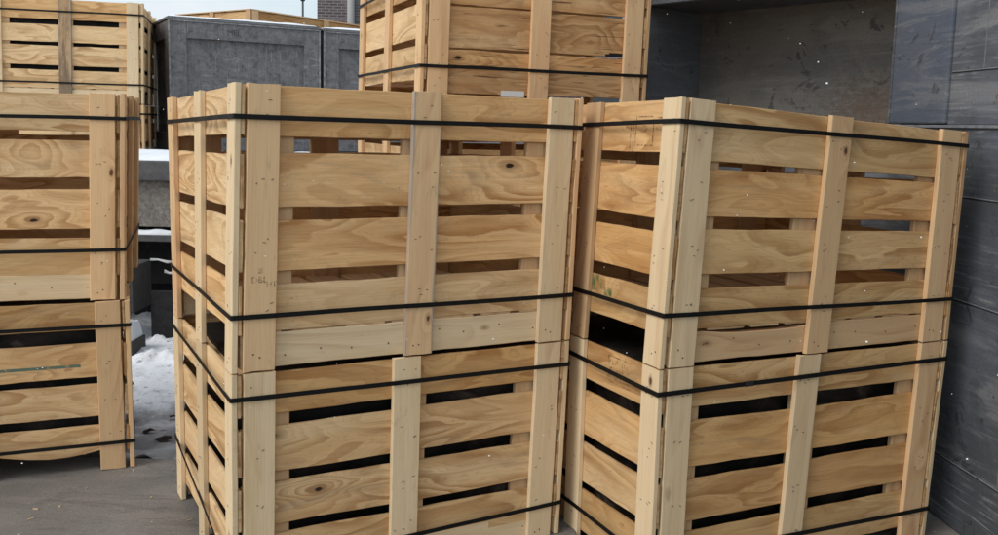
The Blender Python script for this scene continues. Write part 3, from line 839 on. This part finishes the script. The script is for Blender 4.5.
# ================================================================== LOADING DECK (behind, left)
dk = empty('loading_deck', (-3.5, 6.0, 0), 'grey loading deck with a smooth top rail and gritty side panel, snow on top', 'loading deck')
def P(lo, hi): return (V(lo) - V((-3.5, 6.0, 0)), V(hi) - V((-3.5, 6.0, 0)))
box_obj('deck_floor', *P((-8, 6.06, 1.05), (.1, 15, 1.14)), M['rail'], dk, .004)
box_obj('top_rail', *P((-8, 5.98, 1.015), (.1, 6.057, 1.150)), M['rail'], dk, .012)
box_obj('side_panel', *P((-8, 6.03, .705), (.1, 6.07, 1.012)), M['gritty'], dk, .004)
box_obj('lower_flange', *P((-8, 5.95, .615), (.1, 6.07, .660)), M['rail'], dk, .006)
box_obj('chassis_beam', *P((-8, 6.14, .30), (.1, 6.22, .612)), M['dark'], dk, .004)
box_obj('lower_shade_panel', *P((-2.22, 5.70, -.045), (.1, 5.74, .33)), M['dark'], dk, .004)  # black sheet added as the shade low under the deck
box_obj('back_shade_panel', *P((-8, 6.42, -.045), (.1, 6.46, 1.045)), M['dark'], dk, .004)  # black sheet added behind the legs, underside shade put in as colour
for x in (-7.2, -5.2, -3.3, -1.0):
    box_obj('leg', *P((x, 6.25, -.045), (x + .14, 6.40, 1.045)), M['dark'], dk, .006)
box_obj('step_box', *P((-2.9, 5.62, .20), (-2.30, 5.93, .50)), M['midgrey'], dk, .006)
# steel beam lying before the deck with snow on it
o = box_obj('steel_beam', (-3.2, 5.34, -.045), (-2.20, 5.56, .085), M['midgrey'], None, .006)
tag(o, 'low dark steel beam on the ground before the deck, heaped with snow', 'steel beam')
def lump(name, x0, x1, y0, y1, z, h, label, nx=40, ny=16, seed=0, wav=1.0, ue=14):
    bm = bmesh.new(); g = {}
    for i in range(nx + 1):
        for j in range(ny + 1):
            u, w = i / nx, j / ny
            x = x0 + (x1 - x0) * u; y = y0 + (y1 - y0) * w
            e = min(1, 6 * min(w, 1 - w)) ** .5 * min(1, ue * min(u, 1 - u)) ** .5
            q = h * e * (.65 + .55 * wav * noise.fractal(V((x * 3.1, y * 3.1, seed)), 1, 2, 3))
            g[i, j] = bm.verts.new((x, y + .012 * noise.noise(V((x * 8, seed, 1))), z + max(.002, q)))
    for i in range(nx):
        for j in range(ny): bm.faces.new((g[i, j], g[i + 1, j], g[i + 1, j + 1], g[i, j + 1]))
    b = bmesh.ops.extrude_edge_only(bm, edges=[e for e in bm.edges if e.is_boundary])
    for v in [v for v in b['geom'] if isinstance(v, bmesh.types.BMVert)]: v.co.z = z - .001
    bmesh.ops.recalc_face_normals(bm, faces=bm.faces)
    o = mesh_obj(name, bm, M['snow'], smooth=True)
    return tag(o, label, 'snow', kind='stuff')
lump('snow', -8, .1, 6.0, 7.24, 1.151, .055, 'fresh snow lying along the deck edge', 220, 20, 3, .5)
lump('snow', -8, .1, 5.955, 6.028, .661, .055, 'thin snow lodged on the lower flange of the deck', 220, 6, 4)
lump('snow', -3.2, -2.21, 5.35, 5.55, .086, .125, 'snow heaped on the low steel beam', 90, 14, 8, 1.6, ue=60)

# white/grey twisted film scraps under the deck
def ribbon(pts, w, label, mat, cat='plastic scrap'):
    bm = bmesh.new(); prev = None
    for i, p in enumerate(pts):
        p = V(p); s = w * (.4 + .6 * math.sin(i * 1.7 + 1) ** 2)
        a = bm.verts.new(p + V((0, 0, s))); b = bm.verts.new(p - V((0, .01, s)))
        if prev: bm.faces.new((prev[0], a, b, prev[1]))
        prev = (a, b)
    o = mesh_obj('plastic_scrap', bm, mat, smooth=True); tag(o, label, cat)
    m = o.modifiers.new('t', 'SOLIDIFY'); m.thickness = .002
film = simple('pale_film', (.42, .43, .43), .35, .5)
ribbon([(-2.30, 5.92, .50), (-2.24, 5.90, .505), (-2.18, 5.90, .49), (-2.12, 5.89, .495)], .010, 'pale plastic scrap dangling under the deck, longer upper piece', film)
ribbon([(-2.20, 5.90, .43), (-2.16, 5.88, .42), (-2.11, 5.88, .425), (-2.07, 5.89, .41), (-2.05, 5.89, .43)], .013, 'pale plastic scrap dangling under the deck, shorter lower piece', film)
ribbon([(-1.92, 5.3, .20), (-1.86, 5.28, .22), (-1.80, 5.26, .25), (-1.74, 5.26, .265)], .007, 'pale broken strip sticking up beside the front left stack', film)

# ================================================================== GREY PLYWOOD CRATES
def grey_crate(label, x, y, yaw, W, D, z0, H, closed=True):
    e = empty('grey_crate', (x, y, z0), label, 'grey crate', 'grey painted plywood crates')
    e.rotation_euler = (0, 0, R(yaw))
    t = .034; pw = .15; rl = .155
    box_obj('panel', (t, t, .004), (W - t, D - t, H - .02), M['osb'], e, .002)
    for (a, b) in ((0, 0), (0, 1), (1, 0), (1, 1)):      # posts: front pair, back pair
        x0 = 0 if a == 0 else W - pw
        y0 = 0 if b == 0 else D - t + .001
        box_obj('post', (x0, y0, 0), (x0 + pw, y0 + t - .001, H), M['osb'], e, .003)
        sx = -.0 if a == 0 else W - t + .001
        yy = t + .001 if b == 0 else D - t - pw
        box_obj('post', (sx, yy, 0), (sx + t - .001, yy + pw, H), M['osb'], e, .003)
    for y0 in (0, D - t + .001):
        box_obj('rail', (pw + .001, y0, H - rl), (W - pw - .001, y0 + t - .003, H), M['osb'], e, .003)
        box_obj('rail', (pw + .001, y0, 0), (W - pw - .001, y0 + t - .003, rl), M['osb'], e, .003)
    for x0 in (0, W - t + .001):
        box_obj('rail', (x0, t + pw + .002, H - rl), (x0 + t - .003, D - t - pw - .001, H), M['osb'], e, .003)
        box_obj('rail', (x0, t + pw + .002, 0), (x0 + t - .003, D - t - pw - .001, rl), M['osb'], e, .003)
    for (x_, y_) in ((-.004, -.004), (W - .010, -.004)):
        box_obj('edge_trim', (x_, y_ - .006, 0), (x_ + .014, y_ + .004, H - .002), M['trim'], e, .002)
    box_obj('edge_trim', (.012, -.010, H - .014), (W - .012, -.0005, H - .001), M['trim'], e, .002)
    box_obj('lid', (-.012, -.012, H + .001), (W + .012, D + .012, H + .022), M['osb'], e, .003)
    return e
gF = grey_crate('large grey painted crate with a framed plywood front, between the left stacks and the centre', -2.906, 8.0, 30.0, 1.36, 1.9, 1.145, 1.137)
c30, s30 = math.cos(R(30)), math.sin(R(30))
gx_, gy_ = -2.906 + 1.40 * c30, 8.0 + 1.40 * s30
gG = grey_crate('second grey painted crate, half hidden behind the high centre crate', gx_, gy_, 30.0, 1.36, 1.9, 1.145, 1.130)
# stencil on the grey rail
for (parent, s, x, z, sz) in ((gF, 'MEL', .50, 1.03, .07),):
    mark(Ident(), parent, s, lambda u, v, x=x, z=z, sz=sz: (x + u * sz, -.0025, z + v * sz), simple('dark_stencil', (.075, .074, .077), .8), 'stencil')
def snow_on(cr, W, D, H, label, seed):
    bm = bmesh.new(); g = {}; nx, ny = 50, 30
    for i in range(nx + 1):
        for j in range(ny + 1):
            x = W * i / nx; y = D * j / ny
            q = .022 + .012 * noise.noise(V((x * 5, y * 5, seed)))
            if i in (0, nx) or j in (0, ny): q = .004
            g[i, j] = bm.verts.new((x, y, q))
    for i in range(nx):
        for j in range(ny): bm.faces.new((g[i, j], g[i + 1, j], g[i + 1, j + 1], g[i, j + 1]))
    o = mesh_obj('snow', bm, M['snow'], smooth=True)
    o.location = V(cr.location) + V((0, 0, H + .023)); o.rotation_euler = cr.rotation_euler
    tag(o, label, 'snow', kind='stuff')
snow_on(gF, 1.36, 1.9, 1.137, 'thin snow on the lid of the large grey crate', 1)
snow_on(gG, 1.36, 1.9, 1.130, 'thin snow on the lid of the second grey crate', 2)

# ================================================================== STEEL CONTAINER (right)
ct = empty('steel_container', (1.69, 3.96, 0), 'tall blue grey steel container with an open bay, rust in the corner of the bay', 'steel container')
TOPZ = 2.75
def on_line(p, d, ang):
    return
# long side wall facing the crates: local x runs from the bay post towards the camera
wd = V((1.69 - 1.862, 3.96 - 2.10, 0)); wlen = 4.9; wang = math.atan2(-wd.y, -wd.x)      # from post toward camera
seams = [-.045, .22, .82, 1.21, 1.48, 1.68, TOPZ]
def wall_part(name, u0, u1, z0, z1, d0, d1, mat, bev=.004):
    # u along the wall toward camera, d outward (away from crates = +)
    bm = bmesh.new(); add_box(bm, (u0, d0, z0), (u1, d1, z1), bev)
    o = mesh_obj(name, bm, mat, ct); o.rotation_euler = (0, 0, wang); return o
# local +y of this frame: rotate (0,1) by wang
wall_part('wall_face', .0, wlen, -.045, 1.478, .0, .0305, M['bluewall'], .003)
wall_part('wall_face', .418, wlen, 1.4805, TOPZ, .0, .0305, M['bluewall'], .003)
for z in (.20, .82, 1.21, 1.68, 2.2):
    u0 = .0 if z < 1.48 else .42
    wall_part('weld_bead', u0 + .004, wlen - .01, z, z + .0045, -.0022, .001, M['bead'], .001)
    wall_part('shadow_strip', u0 + .004, wlen - .01, z - .004, z - .0005, -.0010, .001, M['dark'], 0)  # dark raised strip drawn as the shadow below each bead
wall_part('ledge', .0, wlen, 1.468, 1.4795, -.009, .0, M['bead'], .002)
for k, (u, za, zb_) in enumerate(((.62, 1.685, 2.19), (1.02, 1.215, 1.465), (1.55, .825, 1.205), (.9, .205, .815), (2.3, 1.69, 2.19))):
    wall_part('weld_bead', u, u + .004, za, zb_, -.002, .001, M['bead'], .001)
wall_part('wall_core', .01, wlen, -.045, TOPZ, .031, .10, M['bluewall'])
wall_part('corner_post', .0, .415, 1.484, TOPZ, -.012, .0302, M['bluepost'], .008)
wall_part('post_edge', -.014, -.001, 1.484, TOPZ, -.014, .10, M['bluewall'], .003)
# bay: floor block, back, inner side, roof
FL = V((.779, 5.0, 0)); FR = V((1.69, 3.96, 0)); nrm = V((1.04, .91, 0)).normalized()
def prism(name, pts, z0, z1, mat):
    bm = bmesh.new()
    a = [bm.verts.new(V((p[0], p[1], z0)) - V((1.69, 3.96, 0))) for p in pts]; b = [bm.verts.new(V((p[0], p[1], z1)) - V((1.69, 3.96, 0))) for p in pts]
    n = len(pts)
    bm.faces.new(a); bm.faces.new(list(reversed(b)))
    for i in range(n): bm.faces.new((a[i], b[i], b[(i + 1) % n], a[(i + 1) % n]))
    bmesh.ops.recalc_face_normals(bm, faces=bm.faces)
    bmesh.ops.bevel(bm, geom=list(bm.edges), offset=.004, segments=2, affect='EDGES')
    return mesh_obj(name, bm, mat, ct)
dd = (FR - FL).normalized()
dep = .46
BL, BR = FL + nrm * dep, FR + nrm * dep + dd * .25
FR2 = FR + nrm * .03 + dd * .02
prism('lower_body', [FL, FR2, BR, BL], -.045, 1.455, M['bluewall'])
prism('inner_side', [FL - dd * .02, FL + dd * .012, BL + dd * .012 , BL - dd * .02], 1.457, 2.092, M['inner'])
prism('roof_lip', [FL - dd * .03 - nrm * .02, FR + dd * .05 - nrm * .02, BR + nrm * .1 + dd * .05, BL - dd * .03 + nrm * .1], 2.094, 2.16, M['inner'])
prism('roof_wall', [FL - dd * .0 , FR + dd * .05, BR + nrm * .1, BL + nrm * .1], 2.162, TOPZ, M['inner'])
prism('lip_flange', [FL - dd * .03 - nrm * .032, FR - nrm * .032, FR - nrm * .021, FL - dd * .03 - nrm * .021], 2.09, 2.12, M['bluewall'])
# back panel as its own local frame so that the rust sits low at its right end
bm = bmesh.new(); Lb = (BR - BL).length
add_box(bm, (0, 0, 0), (Lb, .03, .65), .003)
o = mesh_obj('back_panel', bm, M['recess'], ct); o.location = V((BL.x, BL.y, 1.457)) - V((1.69, 3.96, 0)) - nrm * .0; o.rotation_euler = (0, 0, math.atan2(dd.y, dd.x))

# ================================================================== FAR BACKGROUND
def make_brick():
    N = NT('dark_brick')
    tc = N.n('ShaderNodeTexCoord').outputs['Object']
    sp = N.sep(tc); cb = N.n('ShaderNodeCombineXYZ'); N.l(sp[0], cb.inputs[0]); N.l(sp[2], cb.inputs[1])
    b = N.n('ShaderNodeTexBrick'); N.l(cb.outputs[0], b.inputs['Vector'])
    b.inputs['Scale'].default_value = 1; b.inputs['Brick Width'].default_value = .22; b.inputs['Row Height'].default_value = .075; b.inputs['Mortar Size'].default_value = .010
    b.inputs['Color1'].default_value = (.075, .055, .058, 1); b.inputs['Color2'].default_value = (.14, .10, .10, 1); b.inputs['Mortar'].default_value = (.24, .235, .24, 1)
    n = N.noise(tc, 1.2, 4)
    c = N.mix(N.smooth(n, .4, .7, 0, .5), b.outputs[0], (.25, .25, .26))
    return N.fin(c, .85, .2)
bb = empty('brick_building', (-5.05, 25, 0), 'dark brick building with a pale downpipe, far behind the grey crates', 'building')
box_obj('wall', (0, 0, -.05), (9.5, 6, 7.5), make_brick(), bb, .01)
box_obj('roof', (-.25, -.25, 7.51), (9.75, 6.25, 7.75), M['midgrey'], bb, .01)
bm = bmesh.new(); bmesh.ops.create_cone(bm, cap_ends=True, segments=14, radius1=.10, radius2=.10, depth=7.4)
for v in bm.verts: v.co += V((.93, -.13, 3.7))
mesh_obj('downpipe', bm, simple('pale_zinc', (.36, .35, .35), .5), bb, smooth=True)
wf = simple('window_frame', (.45, .44, .43), .6); gl = simple('dark_glass', (.03, .035, .04), .15, .6)
for x in (1.25, 3.2, 5.2, 7.2):
    for z in (1.2, 4.1):
        w = box_obj('window', (x, -.06, z), (x + 1.1, -.004, z + 1.7), wf, bb, .01)
        box_obj('pane', (x + .07, -.075, z + .07), (x + 1.03, -.061, z + 1.63), gl, w, .0)
# lamp post
lp = empty('street_lamp', (-4.35, 20, 0), 'thin dark street lamp pole against the sky', 'street lamp')
def cyl(name, p0, p1, r0, r1, mat, parent):
    p0, p1 = V(p0), V(p1); d = p1 - p0; bm = bmesh.new()
    bmesh.ops.create_cone(bm, cap_ends=True, segments=12, radius1=r0, radius2=r1, depth=d.length)
    q = V((0, 0, 1)).rotation_difference(d.normalized())
    for v in bm.verts: v.co = q @ v.co + (p0 + p1) / 2
    return mesh_obj(name, bm, mat, parent, smooth=True)
lm = simple('lamp_paint', (.08, .09, .10), .5)
cyl('pole', (0, 0, -.05), (0, 0, 6.2), .030, .018, lm, lp)
cyl('collar', (0, 0, 3.98), (0, 0, 4.2), .05, .05, lm, lp)
cyl('arm', (0, 0, 6.15), (.7, 0, 6.35), .016, .016, lm, lp)
box_obj('lamp_head', (.6, -.08, 6.3), (1.0, .08, 6.38), lm, lp, .02)

# ================================================================== SNOWFLAKES
bm = bmesh.new(); rs = random.Random(77)
for k in range(240):
    y = rs.uniform(1.3, 6.0) if k < 235 else rs.uniform(2.6, 3.9)
    x = rs.uniform(-.62, .62) * y if k < 235 else rs.uniform(.12, .5) * y
    z = CH + rs.uniform(-.4, .16) * y if k < 235 else CH + rs.uniform(.01, .14) * y
    if z < .1: continue
    g = bmesh.ops.create_icosphere(bm, subdivisions=1, radius=rs.uniform(.0006, .0018))
    s = V((rs.uniform(.6, 1.5), rs.uniform(.6, 1.4), rs.uniform(.5, 1.3)))
    for v in g['verts']:
        v.co = V((v.co.x * s.x, v.co.y * s.y, v.co.z * s.z)) + V((x, y, z))
o = mesh_obj('snowflakes', bm, simple('flake', (.85, .87, .9), .6)); tag(o, 'light snowflakes drifting in the air before the crates', 'snowflakes', kind='stuff')

# ================================================================== LIGHT
w = bpy.data.worlds.new('World'); scene.world = w; w.use_nodes = True
nt = w.node_tree; nt.nodes.clear()
out = nt.nodes.new('ShaderNodeOutputWorld'); bg = nt.nodes.new('ShaderNodeBackground'); nt.links.new(bg.outputs[0], out.inputs[0])
sky = nt.nodes.new('ShaderNodeTexSky'); sky.sky_type = 'NISHITA'; sky.sun_disc = False
SE, SR = 46, -128     # sun elevation, azimuth (behind and left of the camera)
sky.sun_elevation = R(SE); sky.sun_rotation = R(SR); sky.air_density = 1.2; sky.dust_density = 3
tc = nt.nodes.new('ShaderNodeTexCoord')
mp = nt.nodes.new('ShaderNodeMapping'); mp.inputs['Scale'].default_value = (2, 2, 5); nt.links.new(tc.outputs['Generated'], mp.inputs[0])
nz = nt.nodes.new('ShaderNodeTexNoise'); nz.inputs['Scale'].default_value = 1.6; nz.inputs['Detail'].default_value = 5; nt.links.new(mp.outputs[0], nz.inputs[0])
cr = nt.nodes.new('ShaderNodeValToRGB'); cr.color_ramp.elements[0].position = .35; cr.color_ramp.elements[0].color = (5.5, 6.6, 7.4, 1)
cr.color_ramp.elements[1].position = .65; cr.color_ramp.elements[1].color = (8.0, 8.3, 8.5, 1); nt.links.new(nz.outputs[0], cr.inputs[0])
mx = nt.nodes.new('ShaderNodeMix'); mx.data_type = 'RGBA'; mx.inputs[0].default_value = .82
nt.links.new(sky.outputs[0], mx.inputs[6]); nt.links.new(cr.outputs[0], mx.inputs[7]); nt.links.new(mx.outputs[2], bg.inputs[0])
bg.inputs[1].default_value = .10
sd_ = bpy.data.lights.new('sun', 'SUN'); sd_.energy = 1.4; sd_.angle = R(28); sd_.color = (1, .965, .92)
so = bpy.data.objects.new('sun', sd_); col.objects.link(so)
az = R(-128); d = V((math.sin(az) * math.cos(R(SE)), math.cos(az) * math.cos(R(SE)), math.sin(R(SE))))
so.rotation_euler = d.to_track_quat('Z', 'Y').to_euler(); so.location = (0, 0, 12)

scene.view_settings.view_transform = 'Standard'; scene.view_settings.look = 'None'
scene.view_settings.exposure = .38; scene.view_settings.gamma = 1; scene.view_settings.use_curve_mapping = False
scene.render.engine = 'CYCLES'
scene.cycles.max_bounces = 8; scene.cycles.diffuse_bounces = 5
